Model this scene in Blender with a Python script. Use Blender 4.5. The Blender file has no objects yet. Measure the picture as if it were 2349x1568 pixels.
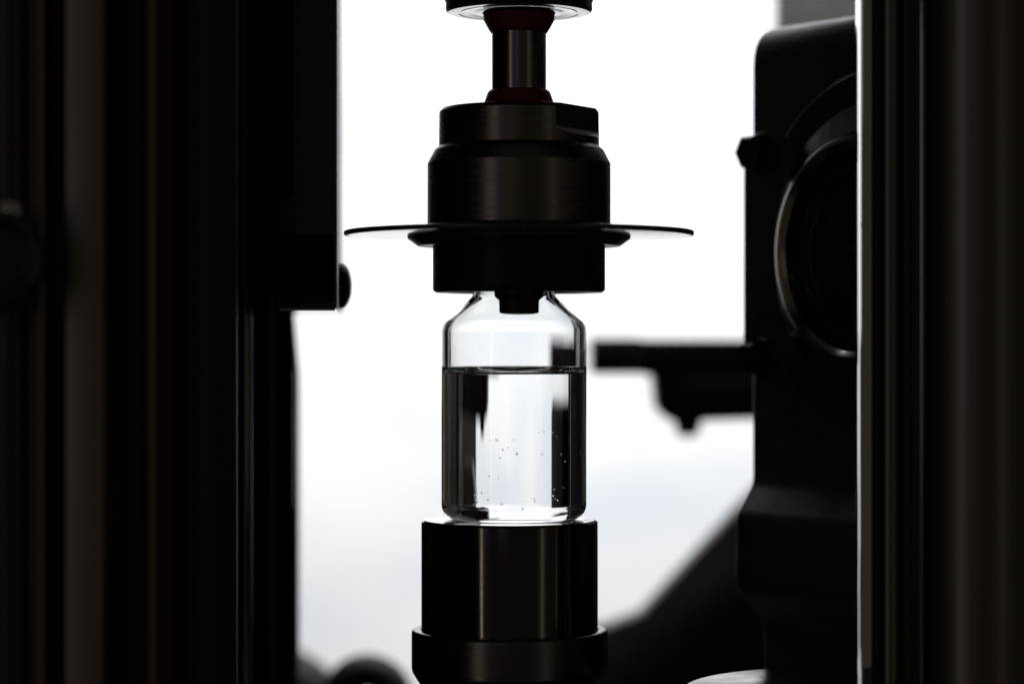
import bpy, bmesh, math, random
from mathutils import Vector, Matrix

# ------------------------------------------------------------------ camera, light, exposure
MM = 0.001
H = 0.25            # height of the optical axis above z = 0
FU = 5545.0         # focal length in the 2348-wide measuring units of the photograph
sc = bpy.context.scene
col = sc.collection

cam_d = bpy.data.cameras.new("camera")
cam_d.lens = 85.0
cam_d.sensor_width = 36.0
cam_d.clip_start = 0.02
cam_d.clip_end = 20.0
cam_d.dof.use_dof = True
cam_d.dof.focus_distance = 0.392
cam_d.dof.aperture_fstop = 11.0
cam = bpy.data.objects.new("camera", cam_d)
cam.location = (0, -0.4, H)
cam.rotation_euler = (math.pi / 2, 0, 0)
col.objects.link(cam)
sc.camera = cam

world = bpy.data.worlds.new("World")
sc.world = world
world.use_nodes = True
wb = world.node_tree.nodes["Background"]
wb.inputs[0].default_value = (1.0, 0.86, 0.70, 1)
wb.inputs[1].default_value = 0.028

def area_lamp(name, loc, target, sx, sy, watts, colour=(1, 1, 1)):
    d = bpy.data.lights.new(name, 'AREA')
    d.shape = 'RECTANGLE'
    d.size, d.size_y = sx, sy
    d.energy = watts
    d.color = colour
    o = bpy.data.objects.new(name, d)
    o.location = loc
    o.rotation_euler = (Vector(target) - Vector(loc)).to_track_quat('-Z', 'Y').to_euler()
    col.objects.link(o)
    return o

# the work lamp over the white screen, and the dim room behind the photographer
area_lamp("screen_lamp", (0.0, 0.30, H + 0.50), (0.0, 0.95, H + 0.10), 1.0, 0.30, 14.6, (0.975, 0.985, 1.0))
area_lamp("room_lamp", (-1.02, -1.40, H + 0.1), (0, 0, H), 0.07, 1.8, 0.62, (1.0, 0.84, 0.64))
area_lamp("room_lamp", (1.15, -1.25, H + 0.1), (0, 0, H), 0.07, 1.8, 0.22, (1.0, 0.88, 0.74))
area_lamp("room_lamp", (-0.35, -2.2, H + 0.5), (0, 0, H), 0.5, 0.9, 0.10, (1.0, 0.90, 0.80))
area_lamp("indicator_lamp", (-0.42, -0.75, H + 0.09), (0, 0, H), 0.035, 0.16, 0.022, (0.10, 0.16, 1.0))

sc.render.engine = 'CYCLES'
sc.cycles.max_bounces = 24
sc.cycles.transmission_bounces = 20
sc.cycles.glossy_bounces = 8
sc.cycles.use_denoising = True
sc.cycles.caustics_refractive = True
sc.cycles.caustics_reflective = True
sc.cycles.blur_glossy = 0.0
vs = sc.view_settings
vs.view_transform = 'Standard'
vs.look = 'None'
vs.exposure = 0.0
vs.gamma = 1.0
vs.use_curve_mapping = False

# ------------------------------------------------------------------ helpers
def W(u, v, d):
    """photo units (u, v) at distance d mm -> world point in mm, z relative to the optical axis"""
    return Vector(((u - 1174.0) * d / FU, d - 400.0, (784.0 - v) * d / FU))

def tag(o, label=None, cat=None, group=None, kind=None):
    if label: o["label"] = label
    if cat: o["category"] = cat
    if group: o["group"] = group
    if kind: o["kind"] = kind
    return o

def empty(name, loc_mm, label, cat, group=None):
    o = bpy.data.objects.new(name, None)
    o.location = (loc_mm[0] * MM, loc_mm[1] * MM, H + loc_mm[2] * MM)
    o.empty_display_size = 0.01
    col.objects.link(o)
    return tag(o, label, cat, group)

def link(name, bm, mats, parent=None, smooth=True, angle=32):
    """bmesh in mm, world frame (z from the optical axis)"""
    me = bpy.data.meshes.new(name)
    bm.to_mesh(me)
    bm.free()
    me.transform(Matrix.Translation((0, 0, H)) @ Matrix.Scale(MM, 4))
    if not isinstance(mats, (list, tuple)):
        mats = [mats]
    for m in mats:
        me.materials.append(m)
    if smooth:
        for p in me.polygons:
            p.use_smooth = True
        if angle:
            me.set_sharp_from_angle(angle=math.radians(angle))
    o = bpy.data.objects.new(name, me)
    col.objects.link(o)
    if parent is not None:
        o.parent = parent
        chain, q = Matrix(), parent
        while q is not None:
            chain = Matrix.LocRotScale(q.location, q.rotation_euler, q.scale) @ chain
            q = q.parent
        me.transform(chain.inverted())
    return o

def fillet(pts, seg=5, closed=False):
    """polyline of (a, b[, radius]) with rounded corners"""
    out, n = [], len(pts)
    for i, p in enumerate(pts):
        r = p[2] if len(p) > 2 else 0
        if r <= 0 or (not closed and i in (0, n - 1)):
            out.append((p[0], p[1]))
            continue
        P = Vector(p[:2]); A = Vector(pts[i - 1][:2]); B = Vector(pts[(i + 1) % n][:2])
        a, b = (A - P), (B - P)
        la, lb = a.length, b.length
        a.normalize(); b.normalize()
        ang = a.angle(b)
        d = min(r / math.tan(ang / 2), la * 0.49, lb * 0.49)
        s, e = P + a * d, P + b * d
        for k in range(seg + 1):
            t = k / seg
            q = s * (1 - t) ** 2 + P * (2 * t * (1 - t)) + e * t * t
            out.append((q.x, q.y))
    return out

def lathe_bm(profile, centre=(0, 0, 0), seg=96, frame=None, bm=None, mat_from=None):
    """profile (r, h) turned about an axis; frame = 3x3 with axis as last column"""
    bm = bm or bmesh.new()
    M = frame if frame is not None else Matrix.Identity(3)
    C = Vector(centre)
    rings = []
    for r, h in profile:
        if r < 1e-6:
            rings.append([bm.verts.new(C + M @ Vector((0, 0, h)))])
        else:
            rings.append([bm.verts.new(C + M @ Vector((r * math.cos(2 * math.pi * k / seg),
                          r * math.sin(2 * math.pi * k / seg), h))) for k in range(seg)])
    for i in range(len(rings) - 1):
        a, b = rings[i], rings[i + 1]
        mi = 1 if (mat_from is not None and i >= mat_from) else 0
        for k in range(seg):
            k2 = (k + 1) % seg
            if len(a) == 1 and len(b) == 1:
                continue
            if len(a) == 1:
                f = bm.faces.new((a[0], b[k2], b[k]))
            elif len(b) == 1:
                f = bm.faces.new((a[k], a[k2], b[0]))
            else:
                f = bm.faces.new((a[k], a[k2], b[k2], b[k]))
            f.material_index = mi
    return bm

def lathe(name, profile, mat, parent=None, centre=(0, 0, 0), seg=96, frame=None, angle=32):
    bm = lathe_bm(profile, centre, seg, frame)
    return link(name, bm, mat, parent, angle=angle)

def axis_frame(n):
    n = Vector(n).normalized()
    up = Vector((0, 0, 1))
    x = up.cross(n).normalized()
    y = n.cross(x)
    return Matrix((x, y, n)).transposed()

def bevel(bm, w, seg=2, limit=25):
    es = [e for e in bm.edges if len(e.link_faces) == 2 and e.calc_face_angle(0) > math.radians(limit)]
    if w > 0 and es:
        bmesh.ops.bevel(bm, geom=es, offset=w, segments=seg, profile=0.5, affect='EDGES', clamp_overlap=True)

def prism_bm(poly, o, ux, uy, un, depth, bev=0.0, seg=2):
    """poly (a, b) in plane o + a*ux + b*uy, pushed along un by depth"""
    bm = bmesh.new()
    o, ux, uy, un = Vector(o), Vector(ux), Vector(uy), Vector(un)
    lo = [bm.verts.new(o + ux * a + uy * b) for a, b in poly]
    hi = [bm.verts.new(o + ux * a + uy * b + un * depth) for a, b in poly]
    n = len(poly)
    bm.faces.new(lo)
    bm.faces.new(hi[::-1])
    for i in range(n):
        j = (i + 1) % n
        bm.faces.new((lo[j], lo[i], hi[i], hi[j]))
    bmesh.ops.recalc_face_normals(bm, faces=bm.faces)
    bevel(bm, bev, seg)
    return bm

def box_bm(x0, x1, y0, y1, z0, z1, bev=0.4, seg=2):
    return prism_bm([(x0, z0), (x1, z0), (x1, z1), (x0, z1)], (0, y0, 0), (1, 0, 0), (0, 0, 1), (0, 1, 0), y1 - y0, bev, seg)

def silhouette(poly_uv, d, depth, bev=0.5, shear=False):
    """an outline read at distance d, as a solid plate of the given depth"""
    pts = [(W(u, v, d).x, W(u, v, d).z) for u, v in poly_uv]
    return prism_bm(pts, (0, d - 400.0, 0), (1, 0, 0), (0, 0, 1), (0, 1, 0), depth, bev)

def tube_bm(path, r, seg=16):
    bm = bmesh.new()
    rings = []
    P = [Vector(p) for p in path]
    for i, p in enumerate(P):
        t = (P[min(i + 1, len(P) - 1)] - P[max(i - 1, 0)]).normalized()
        side = Vector((0, 1, 0))
        x = side.cross(t).normalized()
        y = t.cross(x)
        rings.append([bm.verts.new(p + (x * math.cos(a) + y * math.sin(a)) * r)
                      for a in (2 * math.pi * k / seg for k in range(seg))])
    for a, b in zip(rings, rings[1:]):
        for k in range(seg):
            bm.faces.new((a[k], a[(k + 1) % seg], b[(k + 1) % seg], b[k]))
    bm.faces.new(rings[0][::-1]); bm.faces.new(rings[-1])
    bmesh.ops.recalc_face_normals(bm, faces=bm.faces)
    return bm

# ------------------------------------------------------------------ materials
def metal(name, base, rough, metallic=1.0, var=0.06, scale=(40, 40, 40), bump=0.0, bscale=900, coat=0.0, spec=0.5):
    m = bpy.data.materials.new(name)
    m.use_nodes = True
    nt = m.node_tree
    b = nt.nodes["Principled BSDF"]
    b.inputs["Metallic"].default_value = metallic
    b.inputs["Specular IOR Level"].default_value = spec
    if coat: b.inputs["Coat Weight"].default_value = coat
    tc = nt.nodes.new("ShaderNodeTexCoord")
    mp = nt.nodes.new("ShaderNodeMapping")
    mp.inputs["Scale"].default_value = scale
    nz = nt.nodes.new("ShaderNodeTexNoise")
    nz.inputs["Scale"].default_value = 6.0
    nz.inputs["Detail"].default_value = 6.0
    nz.inputs["Roughness"].default_value = 0.65
    nt.links.new(tc.outputs["Object"], mp.inputs["Vector"])
    nt.links.new(mp.outputs["Vector"], nz.inputs["Vector"])
    rr = nt.nodes.new("ShaderNodeMapRange")
    rr.inputs["From Min"].default_value = 0.3; rr.inputs["From Max"].default_value = 0.7
    rr.inputs["To Min"].default_value = max(0.02, rough - var); rr.inputs["To Max"].default_value = rough + var
    nt.links.new(nz.outputs["Fac"], rr.inputs["Value"])
    nt.links.new(rr.outputs["Result"], b.inputs["Roughness"])
    mx = nt.nodes.new("ShaderNodeMix"); mx.data_type = 'RGBA'
    mx.inputs["A"].default_value = tuple(c * 0.75 for c in base) + (1,)
    mx.inputs["B"].default_value = tuple(min(1, c * 1.2) for c in base) + (1,)
    nt.links.new(nz.outputs["Fac"], mx.inputs["Factor"])
    nt.links.new(mx.outputs["Result"], b.inputs["Base Color"])
    if bump:
        n2 = nt.nodes.new("ShaderNodeTexNoise")
        n2.inputs["Scale"].default_value = bscale
        n2.inputs["Detail"].default_value = 3
        nt.links.new(mp.outputs["Vector"] if bscale < 100 else tc.outputs["Object"], n2.inputs["Vector"])
        bp = nt.nodes.new("ShaderNodeBump")
        bp.inputs["Strength"].default_value = bump
        bp.inputs["Distance"].default_value = 0.0002
        nt.links.new(n2.outputs["Fac"], bp.inputs["Height"])
        nt.links.new(bp.outputs["Normal"], b.inputs["Normal"])
    return m

def glass(name, ior, colour=(1, 1, 1), rough=0.0, wavy=0.0):
    m = bpy.data.materials.new(name)
    m.use_nodes = True
    nt = m.node_tree
    nt.nodes.remove(nt.nodes["Principled BSDF"])
    g = nt.nodes.new("ShaderNodeBsdfGlass")
    g.inputs["IOR"].default_value = ior
    g.inputs["Color"].default_value = colour + (1,)
    g.inputs["Roughness"].default_value = rough
    nt.links.new(g.outputs[0], nt.nodes["Material Output"].inputs["Surface"])
    if wavy:
        tc = nt.nodes.new("ShaderNodeTexCoord")
        nz = nt.nodes.new("ShaderNodeTexNoise")
        nz.inputs["Scale"].default_value = 260.0
        nz.inputs["Detail"].default_value = 2.5
        bp = nt.nodes.new("ShaderNodeBump")
        bp.inputs["Strength"].default_value = 1.0
        bp.inputs["Distance"].default_value = wavy
        nt.links.new(tc.outputs["Object"], nz.inputs["Vector"])
        nt.links.new(nz.outputs["Fac"], bp.inputs["Height"])
        nt.links.new(bp.outputs["Normal"], g.inputs["Normal"])
    return m

M_glass = glass("vial_glass", 1.50, (0.985, 0.99, 0.992), wavy=0.000005)
M_wet = glass("glass_to_liquid", 1.335 / 1.50, (0.99, 0.993, 0.995))
M_liquid = glass("liquid_surface", 1.335)
M_bubble = glass("bubble", 1.0 / 1.335)
M_steel = metal("dark_ground_steel", (0.115, 0.107, 0.098), 0.11, scale=(60, 60, 1.2), var=0.05, bump=0.03, bscale=3000)
M_steel_top = metal("polished_steel", (0.62, 0.61, 0.60), 0.16, var=0.06, scale=(120, 120, 120), bump=0.05, bscale=2500)
M_collar = metal("satin_black_steel", (0.12, 0.114, 0.108), 0.27, scale=(4, 4, 500), bump=0.05, bscale=12)
M_chuck = metal("burnished_steel", (0.15, 0.138, 0.12), 0.30, scale=(4, 4, 500), bump=0.05, bscale=12)
M_rod = metal("bright_steel", (0.20, 0.185, 0.165), 0.24, scale=(60, 60, 1))
M_anod = metal("black_anodised", (0.035, 0.032, 0.029), 0.34, metallic=0.0, spec=0.35, scale=(60, 60, 2), bump=0.03, bscale=2500)
M_lit_face = metal("lit_column_face", (0.21, 0.185, 0.155), 0.45, metallic=0.8, scale=(60, 60, 1.5), bump=0.03, bscale=2500)  # lighter base colour carries the room light on one column face
M_paint = metal("black_paint", (0.075, 0.078, 0.083), 0.33, metallic=0.5, spec=0.5, scale=(30, 30, 30), bump=0.10, bscale=700)
M_gloss = metal("gloss_black", (0.012, 0.012, 0.014), 0.12, metallic=0.0, spec=0.6)
M_rubber = metal("black_rubber", (0.02, 0.02, 0.02), 0.55, metallic=0.0, spec=0.3)
M_red = metal("dark_red_seal", (0.13, 0.006, 0.008), 0.5, metallic=0.0, spec=0.3, var=0.05)
M_stain = metal("stainless", (0.80, 0.80, 0.81), 0.05, var=0.02, scale=(40, 40, 1))
M_dark_stain = metal("tinted_stainless", (0.16, 0.15, 0.145), 0.22, var=0.05, scale=(50, 50, 1))
M_post = metal("grey_post_paint", (0.32, 0.32, 0.31), 0.4, metallic=0.3)
M_alu = metal("crimp_aluminium", (0.75, 0.75, 0.75), 0.3)
M_arm = metal("dark_arm", (0.05, 0.043, 0.036), 0.42, metallic=0.0, spec=0.4, bump=0.2, bscale=1200)
M_brown = metal("brown_black_cast", (0.028, 0.022, 0.017), 0.5, metallic=0.0, spec=0.3, bump=0.2, bscale=900)

def screen_material():
    m = bpy.data.materials.new("white_screen")
    m.use_nodes = True
    nt = m.node_tree
    b = nt.nodes["Principled BSDF"]
    b.inputs["Roughness"].default_value = 0.9
    b.inputs["Specular IOR Level"].default_value = 0.05
    tc = nt.nodes.new("ShaderNodeTexCoord")
    mp = nt.nodes.new("ShaderNodeMapping")
    mp.inputs["Rotation"].default_value = (0, math.radians(25), 0)
    mp.inputs["Scale"].default_value = (4, 4, 9)
    nz = nt.nodes.new("ShaderNodeTexNoise")
    nz.inputs["Scale"].default_value = 1.3
    nz.inputs["Detail"].default_value = 2
    mx = nt.nodes.new("ShaderNodeMix"); mx.data_type = 'RGBA'
    mx.inputs["A"].default_value = (0.74, 0.765, 0.80, 1)
    mx.inputs["B"].default_value = (0.89, 0.885, 0.87, 1)
    rr = nt.nodes.new("ShaderNodeMapRange")
    rr.inputs["From Min"].default_value = 0.35; rr.inputs["From Max"].default_value = 0.62
    nt.links.new(tc.outputs["Object"], mp.inputs["Vector"])
    nt.links.new(mp.outputs["Vector"], nz.inputs["Vector"])
    nt.links.new(nz.outputs["Fac"], rr.inputs["Value"])
    nt.links.new(rr.outputs["Result"], mx.inputs["Factor"])
    nt.links.new(mx.outputs["Result"], b.inputs["Base Color"])
    return m
M_screen = screen_material()
M_ring = metal("faceted_ring", (0.32, 0.31, 0.30), 0.20, var=0.04)
M_colm = metal("dull_black_anodised", (0.016, 0.014, 0.012), 0.4, metallic=0.0, spec=0.18, scale=(60, 60, 2))
M_warm = metal("warm_dark_metal", (0.055, 0.044, 0.034), 0.5, metallic=1.0, scale=(60, 60, 1.5))
M_rib = metal("brown_metal", (0.15, 0.115, 0.085), 0.42, metallic=1.0, scale=(60, 60, 1.5))
M_tube = metal("tinted_steel", (0.15, 0.14, 0.13), 0.36, metallic=1.0, scale=(60, 60, 1.2), var=0.08)
M_plate = metal("dark_polished_plate", (0.10, 0.11, 0.11), 0.16, var=0.05)
M_mirror = metal("mirror_steel", (0.42, 0.42, 0.415), 0.10, var=0.03, scale=(120, 120, 120))
M_matte = metal("matte_black_coating", (0.012, 0.0115, 0.011), 0.85, metallic=0.0, spec=0.04, var=0.05, scale=(60, 60, 4))

BED = -130.0
TOP = 170.0

# ------------------------------------------------------------------ setting
tag(link("backdrop", box_bm(-560, 560, 950, 958, -560, 760, 1.0), M_screen), kind="structure")
tag(link("machine_bed", box_bm(-260, 260, -140, 340, BED - 30, BED, 3.0), M_matte), kind="structure")

# ------------------------------------------------------------------ pedestal and vial
PX = -0.40
ped = empty("vial_pedestal", (PX, 0, BED), "dark turned steel pedestal with wider collar carrying the glass vial", "pedestal")
ZT = -29.25
post = lathe("post", fillet([(0, -52), (14.3, -52), (14.3, -47.9), (14.6, -47.5), (14.6, ZT - 0.45, 0.06), (14.2, ZT - 0.06, 0.05), (14.1, ZT - 0.06)], 3),
             M_steel, ped, (PX, 0, 0), 160)
lathe("top_face", [(14.12, ZT - 0.065), (14.1, ZT - 0.06), (11.6, ZT), (0, ZT)], M_steel_top, ped, (PX, 0, 0), 160)
lathe("collar", fillet([(0, BED), (22, BED), (22, BED + 8, 1), (12, BED + 9, 1), (12, -70, 2), (13.5, -58.5, 2), (16.2, -54.2, 2.2), (16.2, -47.35, 0.8), (14.75, -47.35), (14.75, -50), (0, -50)], 5),
      M_collar, ped, (PX, 0, 0), 160)

VX = 0.32
VB = ZT + 0.02
vial = empty("glass_vial", (VX, 0, VB), "clear glass vial half filled with colourless liquid standing on steel pedestal", "vial")
R, RI = 12.0, 10.95
LEVEL, CONTACT = 24.30, 25.50
def arc(cx, cz, r, a0, a1, n):
    return [(cx + r * math.cos(math.radians(a0 + (a1 - a0) * k / n)), cz + r * math.sin(math.radians(a0 + (a1 - a0) * k / n))) for k in range(n + 1)]
outer = [(0, 0.45), (3, 0.43), (6, 0.32), (8, 0.16), (9.2, 0.04)]
outer += arc(9.6, 2.4, 2.4, -98, 0, 16)
outer += [(R, 4 + 24.5 * k / 10) for k in range(11)]
outer += arc(R - 2.7, 31.2, 2.7, 0, 47, 12)
sx, sz = outer[-1]
outer += [(sx + (7.0 - sx) * t, sz + (36.95 - sz) * t) for t in (0.2, 0.4, 0.6, 0.8, 1.0)]
outer += [(6.75, 37.6), (6.55, 38.3), (6.5, 39.6), (6.6, 40.3), (7.4, 40.9), (9.4, 41.2), (9.9, 41.6), (9.95, 43.6), (9.6, 44.2), (8.0, 44.5)]
inner = [(6.3, 44.5), (5.9, 44.2), (5.8, 41.5), (5.75, 38.5), (5.85, 37.2), (6.2, 36.5)]
ix, iz = 8.0, 35.0
inner += [(7.0, 35.75), (7.8, 35.0), (8.9, 34.0), (9.7, 33.25)]
inner += arc(RI - 2.1, 31.15, 2.1, 44, 0, 12)
inner += [(RI, 28), (RI, 26.6), (RI, CONTACT)]
DZ = 0.35
def low(p): return [(r, h - DZ * min(1.0, max(0.0, (h - 4) / 10.0))) for r, h in p]
bm = lathe_bm(low(outer + inner), (VX, 0, VB), 200)
link("glass_body", bm, M_glass, vial, angle=None)
wet = [(0, 1.30), (3, 1.28), (6, 1.20), (8, 1.08), (8.9, 1.05)] + arc(9.35, 2.65, 1.6, -90, 0, 12)
wet += [(RI, 3.6 + (CONTACT - 3.6) * k / 12) for k in range(13)]
nwet = len(wet) - 1
surf = [(RI - d, LEVEL + (CONTACT - LEVEL) * (1 - d / 3.4) ** 2) for d in (0.12, 0.26, 0.42, 0.62, 0.86, 1.15, 1.5, 1.9, 2.4, 2.9, 3.4)] + [(5, LEVEL), (3, LEVEL), (0, LEVEL)]
bm = lathe_bm(low(wet + surf), (VX, 0, VB), 200, mat_from=nwet)
liquid = link("liquid", bm, [M_wet, M_liquid], vial, angle=None)
liquid["label"] = "colourless liquid filling the lower part of the vial"
for e in liquid.data.edges:
    pass
# sharp rim where the surface meets the glass
me = liquid.data
vz = [(v.co.z, math.hypot(v.co.x, v.co.y)) for v in me.vertices]
att = me.attributes.get("sharp_edge") or me.attributes.new("sharp_edge", 'BOOLEAN', 'EDGE')
for e in me.edges:
    if all(abs(vz[i][1] - RI * MM) < 1e-7 and abs(vz[i][0] - (CONTACT - DZ) * MM) < 1e-6 for i in e.vertices):
        att.data[e.index].value = True

stop = lathe("rubber_stopper", fillet([(0, 38.6), (5.2, 38.6, 0.6), (5.55, 44.6), (9.3, 44.6, 0.3), (9.3, 46.4, 0.3), (0, 46.4)], 3), M_rubber, vial, (VX, 0, VB - DZ), 64)
lathe("crimp_cap", fillet([(8.3, 40.75), (9.9, 40.9, 0.4), (10.15, 41.6, 0.3), (10.15, 46.7, 0.4), (4, 46.8), (4, 46.5), (9.5, 46.5)], 3), M_alu, vial, (VX, 0, VB - DZ), 64)

# bubbles on the inside of the glass (places read off the photograph)
random.seed(4)
spots = [(472, 1000, 2), (508, 992, 3), (517, 998, 2.5), (605, 992, 2), (617, 997, 2), (582, 1042, 2), (548, 1053, 2), (630, 1076, 3), (531, 1103, 2),
         (756, 952, 2), (788, 946, 2), (838, 955, 2.5), (861, 977, 2.5), (778, 1082, 3), (935, 1024, 2.5), (887, 1086, 2), (908, 1131, 2.5), (1005, 1083, 3),
         (468, 1214, 2.2), (522, 1222, 2.2), (845, 1298, 2.5), (840, 1336, 3), (900, 1291, 2.2), (388, 1332, 3), (424, 1316, 2.2), (470, 1338, 2),
         (460, 1355, 2.5), (540, 1380, 3.5), (730, 1350, 2.5), (735, 1364, 3.5), (663, 1408, 3.5), (852, 1355, 2.5), (866, 1364, 2.5)]
bub = None
for cx, cy, s in spots:
    u = (1650 + cx * 0.66) / 1.7436
    v = (1100 + cy * 0.66) / 1.7436
    x = max(-10.0, min(10.0, (u - 1178.5) * 0.0705))
    z = (784 - v) * 0.0705 - VB
    r = 0.060 * s * random.uniform(0.65, 1.25)
    y = -math.sqrt((RI - r - 0.10) ** 2 - x * x)
    if bub is None:
        bmb = bmesh.new()
        bmesh.ops.create_uvsphere(bmb, u_segments=16, v_segments=10, radius=MM)
        bub = bpy.data.meshes.new("bubble")
        bmb.to_mesh(bub); bmb.free()
        for p in bub.polygons: p.use_smooth = True
        bub.materials.append(M_bubble)
    o = bpy.data.objects.new("bubble", bub)
    o.parent = liquid
    o.location = (x * MM, y * MM, z * MM)
    o.scale = (r, r, r)
    col.objects.link(o)

# ------------------------------------------------------------------ spindle with chuck above the vial
SX = 1.15
def zu(v): return (784 - v) * 0.07213
def ru(a): return a * 0.07213
spin = empty("spindle_chuck", (SX, 0, zu(670)), "black spindle chuck with wide thin disc gripping the vial neck", "chuck")
C0 = (SX, 0, 0)
lathe("drive_cup", fillet([(ru(84), zu(31)), (ru(100), zu(31)), (ru(103), zu(29.5)), (ru(112), zu(29.5)), (ru(115), zu(31)), (ru(133), zu(31)), (ru(135), zu(29.5)), (ru(139), zu(29.5)), (ru(141), zu(31)),
      (ru(163), zu(31), 0.15), (ru(167), zu(24), 0.3), (ru(166), zu(8), 0.3), (ru(172), zu(-6), 0.4), (ru(172), 62), (0, 62)], 4), M_steel_top, spin, C0, 128)
lathe("cup_shell", fillet([(ru(164), zu(30.2)), (ru(168.6), zu(24), 0.3), (ru(168), zu(8), 0.3), (ru(174), zu(-6), 0.4), (ru(174), 62.3), (ru(160), 62.3)], 4), M_anod, spin, C0, 128)
lathe("seal_collar", fillet([(ru(60), zu(78)), (ru(64), zu(77), 0.2), (ru(69), zu(70), 0.2), (ru(81), zu(48), 0.3), (ru(82), zu(34))], 3), M_red, spin, C0, 96)
lathe("shaft", [(ru(62.5), zu(210)), (ru(62.5), zu(40))], M_rod, spin, C0, 96)
lathe("seal_collar", fillet([(ru(82), zu(246)), (ru(80), zu(236), 0.2), (ru(72), zu(213), 0.3), (ru(67), zu(207.5), 0.2), (ru(61), zu(207))], 3), M_red, spin, C0, 96)
# chuck body with a milled flat on its front right
body_prof = fillet([(0, zu(530)), (ru(210), zu(530)), (ru(210), zu(376), 0.25), (ru(194), zu(345), 0.3), (ru(184), zu(336), 0.3), (ru(183), zu(258), 0.2), (ru(176), zu(250), 0.2), (ru(60), zu(249.5)), (0, zu(249.5))], 4)
bm = lathe_bm(body_prof, C0, 128)
bmesh.ops.recalc_face_normals(bm, faces=bm.faces)
body = link("chuck_body", bm, M_chuck, spin)
nrm = Vector((0.851, -0.525, 0))
tng = Vector((0.525, 0.851, 0))
p0 = Vector((SX + ru(82), -ru(164), 0)) + nrm * 0.0
cut = prism_bm(fillet([(0, 60), (0, zu(318), 2.2), (14, zu(330)), (14, 60)], 6, closed=True), p0 - tng * 4.5, nrm, (0, 0, 1), tng, 30, 0)
cutter = link("cutter", cut, M_chuck)
spin_inv = Matrix.Translation(spin.location)
mod = body.modifiers.new("cut", 'BOOLEAN')
mod.operation = 'DIFFERENCE'; mod.object = cutter; mod.solver = 'EXACT'
bpy.context.view_layer.update()
dg = bpy.context.evaluated_depsgraph_get()
new = bpy.data.meshes.new_from_object(body.evaluated_get(dg))
body.modifiers.clear()
body.data = new
new.set_sharp_from_angle(angle=math.radians(30))
bpy.data.objects.remove(cutter)

lathe("splash_disc", fillet([(ru(205), zu(542)), (ru(390), zu(541.5), 0.05), (ru(394), zu(541), 0.05), (ru(394), zu(534), 0.05), (ru(392), zu(531)), (ru(340), zu(530.5)), (ru(205), zu(529))], 3), M_mirror, spin, C0, 160)
lathe("disc_cover", fillet([(ru(394.2), zu(540.5)), (ru(398), zu(541.2), 0.1), (ru(400.5), zu(539.5), 0.1), (ru(400.5), zu(532), 0.1), (ru(397), zu(530.2), 0.1), (ru(340), zu(529.3)), (ru(220), zu(522), 1.0), (ru(210.5), zu(515))], 3), M_anod, spin, C0, 160)
lathe("clamp_flange", fillet([(ru(160), zu(565)), (ru(232), zu(565), 0.2), (ru(255), zu(548), 0.2), (ru(256), zu(543)), (ru(180), zu(542.6))], 3), M_anod, spin, C0, 128)
lathe("gripper_bell", fillet([(11.6, 17.2), (11.6, zu(672), 0.3), (11.9, zu(671)), (ru(191), zu(671), 0.4), (ru(197.5), zu(665), 0.3), (ru(197.5), zu(560))], 4), M_colm, spin, C0, 128)
lathe("gripper_finger", fillet([(0, zu(723.5)), (2.2, zu(722.5)), (3.15, zu(720), 0.3), (3.2, zu(692), 0.3), (3.9, zu(684), 0.4), (4.0, zu(668)), (0, zu(668))], 4), M_colm, spin, (SX - 0.02, -14.1, 0), 64)

# overhead arm that carries the spindle
arm = link("overhead_arm", box_bm(-20, 66, -26, 2.5, 0, 22, 0.6), M_anod)
arm.location = (0, 0, 0)
me = arm.data
me.transform(Matrix.Translation((0, 0, -H)))
arm.location = (0.045 * 0, 0, H + 0.0579)
arm.rotation_euler = (0, math.radians(1.15), 0)
tag(arm, "dark overhead arm crossing above the spindle", "arm")

# ------------------------------------------------------------------ left side: columns and mounting block
c = W(245, 0, 330)
colm = empty("profile_column", (c.x - 20, -60, BED), "tall dark extruded column with one face coloured lighter as if lit, beside round dial", "column")
xr = c.x                                # right face of the front column
yf = 330 - 400
def U(u, d): return (u - 1174) * d / FU
poly = [(xr, yf), (xr, -50), (U(545, 350), -50), (U(543, 440), 40), (-75, 40), (-75, yf + 4), (U(80, 330), yf + 4), (U(80, 330), yf + 1), (U(84, 330), yf), (U(104, 330), yf), (U(104, 330), yf + 5), (U(148, 330), yf + 5), (U(148, 330), yf)]
link("column_body", prism_bm(poly, (0, 0, BED), (1, 0, 0), (0, 1, 0), (0, 0, 1), TOP - BED, 0.35), M_warm, colm)
link("lit_face_strip", box_bm(U(152, 330), U(241, 330), yf - 1.2, yf + 0.0, BED + 2, TOP - 2, 0.5), M_lit_face, colm)  # column face brightened by lamp reflection, put into the colour
def half_round(name, u0, u1, d, mat, parent, bulge=0.5):
    a, b = U(u0, d), U(u1, d)
    y = d - 400.0
    pts = [(a + (b - a) * k / 12, y - bulge * math.sin(math.pi * k / 12) - 0.02) for k in range(13)] + [(b, y + 0.02), (a, y + 0.02)]
    link(name, prism_bm(pts, (0, 0, BED + 2), (1, 0, 0), (0, 1, 0), (0, 0, 1), TOP - BED - 4), mat, parent)
half_round("side_rib", 322, 356, 350, M_rib, colm, 0.35)
half_round("side_rib", 262, 306, 350, M_warm, colm, 0.6)
half_round("side_rib", 395, 500, 350, M_warm, colm, 1.6)
half_round("side_rib", 84, 103, 330, M_rib, colm, 0.3)
half_round("side_rib", 20, 66, 334, M_warm, colm, 0.8)

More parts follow.
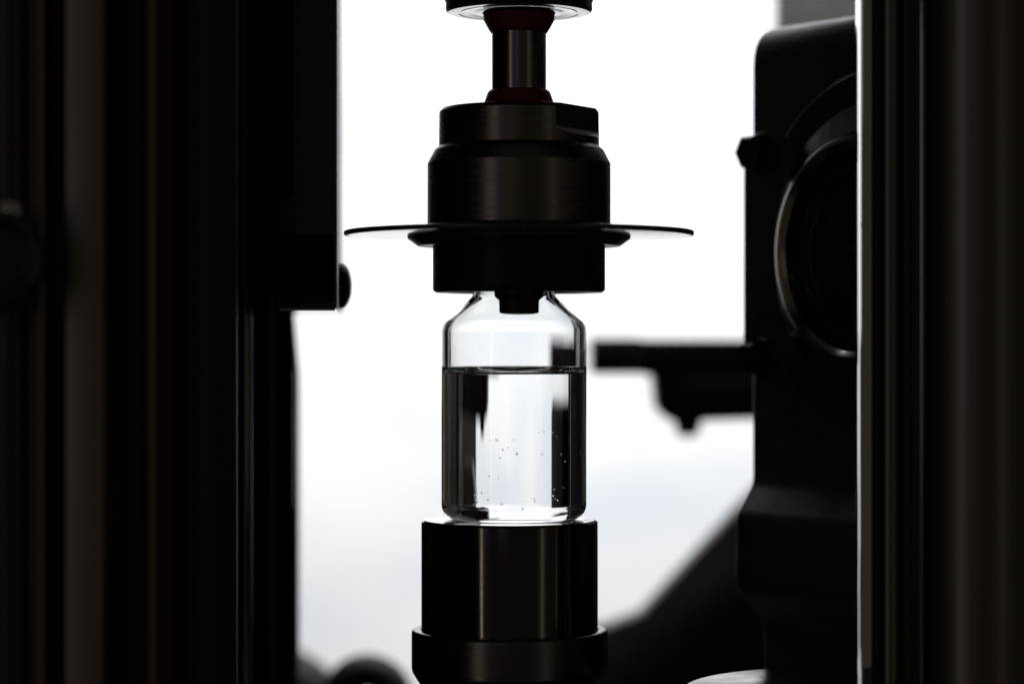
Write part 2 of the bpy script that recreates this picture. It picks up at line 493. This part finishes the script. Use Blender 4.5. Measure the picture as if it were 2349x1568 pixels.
rod = empty("guide_rod", (U(560, 432), 32, BED), "slim steel guide rod standing between column and mounting block", "rod")
lathe("rod_shaft", [(0, BED), (1.45, BED), (1.45, TOP), (0, TOP)], M_rod, rod, (U(560, 432), 32, 0), 48)
lathe("rod_foot", fillet([(0, BED), (4, BED), (4, BED + 6, 0.5), (1.5, BED + 6)], 3), M_steel, rod, (U(560, 432), 32, 0), 48)

inn = empty("inner_column", (-52, 80, BED), "black inner column with pale edge strip behind the slim guide rod", "column")
link("column_body", prism_bm([(-70, 50), (U(671, 450), 50), (U(668, 510), 110), (-70, 110)], (0, 0, BED), (1, 0, 0), (0, 1, 0), (0, 0, 1), TOP - BED, 0.5), M_matte, inn)
link("edge_strip", box_bm(U(608, 449), U(632, 449), 48.8, 50, BED + 2, TOP - 2, 0.35), M_rib, inn)

# yawed mounting block
mb = empty("mounting_block", (-38, -5, 5.7), "black mounting block with domed screw, hanging left of the chuck", "block")
pA = W(772, 707, 395); pB = W(787, 707, 474)
sd = Vector((pB.x - pA.x, pB.y - pA.y, 0)).normalized()
lt = Vector((-sd.y, sd.x, 0))
zb = pA.z
O = Vector((pA.x, pA.y, zb))
blk = prism_bm([(0, 0), (79, 0), (79, 9.6), (0, 9.6)], O, sd, lt, (0, 0, 1), TOP - zb, 0.35)
link("block_body", blk, M_paint, mb)
# raised rail on the front face
link("front_rail", prism_bm([(-1.6, 7.2), (0, 7.2), (0, 9.2), (-1.6, 9.2)], O + Vector((0, 0, 18)), sd, lt, (0, 0, 1), TOP - zb - 20, 0.3), M_matte, mb)
link("lower_cap", prism_bm([(-1.0, 0.5), (0, 0.5), (0, 9.3), (-1.0, 9.3)], O + Vector((0, 0, 0.8)), sd, lt, (0, 0, 1), 11.2, 0.3), M_matte, mb)
link("under_plate", prism_bm([(1.5, 0.3), (78, 0.3), (78, 9.3), (1.5, 9.3)], O + Vector((0, 0, -0.35)), sd, lt, (0, 0, 1), 0.36, 0), M_mirror, mb)
dome_c = O + sd * 26 + Vector((0, 0, (705 - 648) * 0.0757))
lathe("domed_screw", [(4.05, 0.0), (4.05, 0.35)] + [(4.05 * math.cos(a), 0.35 + 1.9 * math.sin(a)) for a in [math.radians(k * 9) for k in range(1, 10)]] + [(0, 2.25)],
      M_gloss, mb, dome_c - lt * 0.02, 64, axis_frame(-lt))
link("spacer", box_bm(-50, -37, 56, 68, 30, 60, 0.5), M_anod, mb)

# low rear column on the left, its lit edge shows beside the white screen
rc = empty("rear_cover_column", (-66, 200, BED), "low dark capped column standing behind the inner column", "column")
xe = U(680, 632)
zt = W(0, 940, 632).z
link("column_body", prism_bm(fillet([(-100, BED), (xe, BED), (xe, zt, 1), (xe - 0.8, zt + 1.5, 0.5), (-100, zt + 1.5)], 4, True), (0, 165, 0), (1, 0, 0), (0, 0, 1), (0, 1, 0), 68, 0.5), M_matte, rc)
link("cap_plate", box_bm(-98, xe - 2.0, 168, 230, zt + 1.52, zt + 3.0, 0.4), M_anod, rc)
def cz(v): return (784 - v) * 505 / FU
link("lower_cover", prism_bm([(U(650, 505), cz(1568) - 40), (U(680, 505), cz(1568) - 40), (U(680, 505), cz(862)), (U(675, 505), cz(800)), (U(668, 505), cz(716)), (U(650, 505), cz(716))], (0, 104, 0), (1, 0, 0), (0, 0, 1), (0, 1, 0), 8, 0.25), M_matte, inn)
link("edge_strip", box_bm(U(672, 503), U(677.5, 503), 103.2, 104.0, cz(1162), cz(852), 0.12), M_stain, inn)

# round knob at the far left
kp = W(-14, 600, 322)
kn = empty("control_dial", tuple(kp), "round glossy black dial on the front of the extruded column", "dial")
lathe("dial_body", fillet([(0, -6), (6.8, -6), (6.8, 3, 1.2), (5.2, 4.2, 0.6), (4.4, 3.0, 0.4), (0, 2.6)], 5), M_gloss, kn, tuple(kp), 72, axis_frame((0.25, -1, 0.05)))
kp2 = W(24, 488, 322)
lathe("dial_glint", fillet([(0, -4), (1.7, -4), (1.7, 0.6, 0.3), (1.3, 1.4, 0.5), (0.6, 1.8, 0.3), (0, 1.85)], 4), M_steel_top, kn, tuple(kp2), 32, axis_frame((0.3, -1, 0.2)))  # polished dome added to catch a bright highlight spot by the dial

# ------------------------------------------------------------------ right side: camera housing
A = W(1723, 784, 440); A.z = 0
tv = Vector((0.583, -0.812, 0)); nv = Vector((-0.812, -0.583, 0))
hs = empty("lens_housing", (A.x + 20, A.y, BED), "black cast housing with round bolted lens flange, right of the chuck", "housing")
k = 440 / FU
def zh(v): return (784 - v) * k
prof = fillet([(-46, BED), (-46, zh(58)), (0, zh(58), 7.5), (0, zh(1105), 4), (4.0, zh(1175), 3.5), (4.2, zh(1345), 6), (-2.5, zh(1425), 4), (-2.8, zh(1500)), (-2.8, BED)], 7, True)
link("housing_body", prism_bm(prof, A, nv, (0, 0, 1), tv, 67, 0.8, 3), M_paint, hs)
FC = A + tv * 33.5 + Vector((0, 0, zh(587)))
fr = axis_frame(nv)
lathe("flange", fillet([(0, 0.02), (31.3, 0.02), (31.3, 1.1, 0.2), (30.7, 1.6, 0.2), (25.6, 1.6), (25.2, 2.0), (20.6, 4.0, 0.2), (19.4, 4.0), (19.4, 2.0), (0, 2.0)], 4), M_dark_stain, hs, FC, 128, fr)
link("flange_pad", prism_bm(fillet([(0.3, zh(858), 3), (0.3, zh(325), 3), (13, zh(325), 1), (13, zh(858), 1)], 4, True), A + nv * 0.02, tv, (0, 0, 1), nv, 2.2, 0.3), M_paint, hs)
link("flange_pad", prism_bm(fillet([(54, zh(858), 1), (54, zh(325), 1), (66.7, zh(325), 3), (66.7, zh(858), 3)], 4, True), A + nv * 0.02, tv, (0, 0, 1), nv, 2.2, 0.3), M_paint, hs)
lathe("bevel_ring", [(25.3, 2.15), (20.4, 4.25)], M_ring, hs, FC, 44, fr, angle=1)
lens = lathe("lens_barrel", fillet([(19.3, 2.1), (19.3, 7.0, 0.4), (18.3, 7.4, 0.3), (17.3, 6.4, 0.3), (17.0, 4.0), (16.2, 2.6), (15.6, 2.4), (15.4, -0.0), (12, -1.0)], 4), M_gloss, hs, FC, 128, fr)
lathe("lens_rim", fillet([(19.34, 5.6), (19.32, 7.0, 0.4), (18.3, 7.45, 0.3), (17.28, 6.42)], 4), M_ring, lens, FC, 128, fr)
lathe("lens_glass", [(16.3, 2.2), (14, 2.9), (10, 3.5), (5, 3.9), (0, 4.0)], M_gloss, lens, FC, 96, fr)
for bt, bv in ((6.0, 357), (6.0, 822), (61.0, 357), (61.0, 822)):
    bc = A + tv * bt + Vector((0, 0, zh(bv))) + nv * 2.2
    lathe("washer", fillet([(0, 0), (3.7, 0), (3.7, 0.8, 0.2), (0, 0.8)], 3), M_gloss, hs, bc, 40, fr)
    lathe("hex_bolt", [(0, 0.8), (3.2, 0.8), (3.2, 4.0), (2.7, 4.6), (0, 4.6)], M_gloss, hs, bc, 6, fr, angle=20)

# round base plate in front of the housing
tc_ = W(1962, 1581, 380)
tt = empty("round_base_plate", (tc_.x, tc_.y, BED), "round polished grey plate under the stainless upright by the housing", "plate")
lathe("plate", fillet([(0, tc_.z - 4), (26.5, tc_.z - 4), (27.2, tc_.z - 3.4), (27.2, tc_.z - 0.4, 0.2), (26.8, tc_.z, 0.1), (0, tc_.z)], 3), M_plate, tt, (tc_.x, tc_.y, 0), 128)
lathe("plate_post", fillet([(0, BED), (16, BED), (16, BED + 6, 1), (10, BED + 7), (10, tc_.z - 3.9), (0, tc_.z - 3.9)], 3), M_collar, tt, (tc_.x, tc_.y, 0), 64)

# stainless upright: polished edge and dark face
zb2 = tc_.z + 0.02
up = empty("stainless_upright", (60, -33, zb2), "dark upright with a bright polished edge right of the lens housing", "upright")
xs = U(1975, 364)
link("edge_plate", prism_bm([(xs, -36), (U(1962, 369), -31), (xs + 1.5, -31), (xs + 1.5, -36)], (0, 0, zb2), (1, 0, 0), (0, 1, 0), (0, 0, 1), TOP - zb2, 0.05), M_stain, up)
link("face_plate", box_bm(xs + 1.52, xs + 9.4, -33.5, -31.2, zb2, TOP, 0.3), M_anod, up)
lathe("cover_tube", [(0, zb2), (9.0, zb2), (9.0, TOP), (0, TOP)], M_tube, up, (U(2236, 371), -29.5, 0), 96)
lathe("slide_rod", [(0, zb2), (1.35, zb2), (1.35, TOP), (0, TOP)], M_chuck, up, (U(2040, 365), -35, 0), 64)
link("seal_strip", box_bm(U(2074, 364.5), U(2086, 364.5), -35.2, -33.55, zb2, TOP, 0.25), M_anod, up)

# ------------------------------------------------------------------ things behind, out of focus
br = empty("support_arm", (100, 230, BED), "blurred dark stepped arm reaching from behind the lens housing towards the vial", "arm")
link("arm_bar", silhouette([(1470, 778), (2060, 778), (2060, 860), (1470, 860)], 620, 20, 0.5), M_brown, br)
link("arm_tip", silhouette([(1356, 775), (1472, 775), (1472, 858), (1356, 858)], 619, 21.5, 0.6), M_arm, br)
link("arm_block", silhouette([(1497, 850), (2060, 850), (2060, 950), (1606, 966), (1536, 966), (1506, 938)], 621, 18, 0.8), M_brown, br)
kz = W(1577, 1000, 630)
lathe("arm_knob", fillet([(0, kz.z), (2.6, kz.z, 0.6), (3.6, kz.z + 3.2, 0.6), (4.0, kz.z + 6), (0, kz.z + 6)], 4), M_arm, br, (kz.x, kz.y, 0), 40)
link("arm_post", box_bm(98, 112, 214, 241.5, BED, 8, 1.0), M_anod, br)

gs = link("gusset_plate", silhouette([(1396, 1900), (1250, 1900), (1250, 1462), (1393, 1436), (1470, 1408), (1692, 1168), (1790, 1065), (2000, 1065), (2000, 1900)], 645, 14, 0.8), M_brown)
tag(gs, "blurred dark sloping gusset plate rising behind the pedestal towards the housing", "plate")

rpx = W(1778, 0, 690).x
rp = empty("rear_panel", (rpx + 60, 293, BED), "blurred grey upright panel far behind the lens housing", "panel")
link("panel_sheet", box_bm(rpx, rpx + 190, 290, 296, BED, TOP + 40, 1.0), M_post, rp)
link("panel_foot", box_bm(rpx + 4, rpx + 186, 275, 289.9, BED, BED + 6, 1.0), M_anod, rp)

def hose(u, v, r_u, tube, d, label):
    s = d / FU
    p = W(u, v, d)
    rr = (r_u) * s - tube
    path = [(p.x - rr, p.y, BED), (p.x - rr, p.y, (BED + p.z) / 2)]
    path += [(p.x - rr * math.cos(a), p.y, p.z + rr * math.sin(a)) for a in [math.pi * k / 24 for k in range(25)]]
    path += [(p.x + rr, p.y, (BED + p.z) / 2), (p.x + rr, p.y, BED)]
    o = link("rubber_hose", tube_bm(path, tube), M_rubber)
    return tag(o, label, "hose", "hoses low behind the pedestal")
hose(842, 1606, 108, 4.5, 600, "small blurred black hose arch low behind the pedestal's collar")
hose(622, 1660, 182, 8.5, 690, "larger blurred black hose arch at the foot of the rear column")
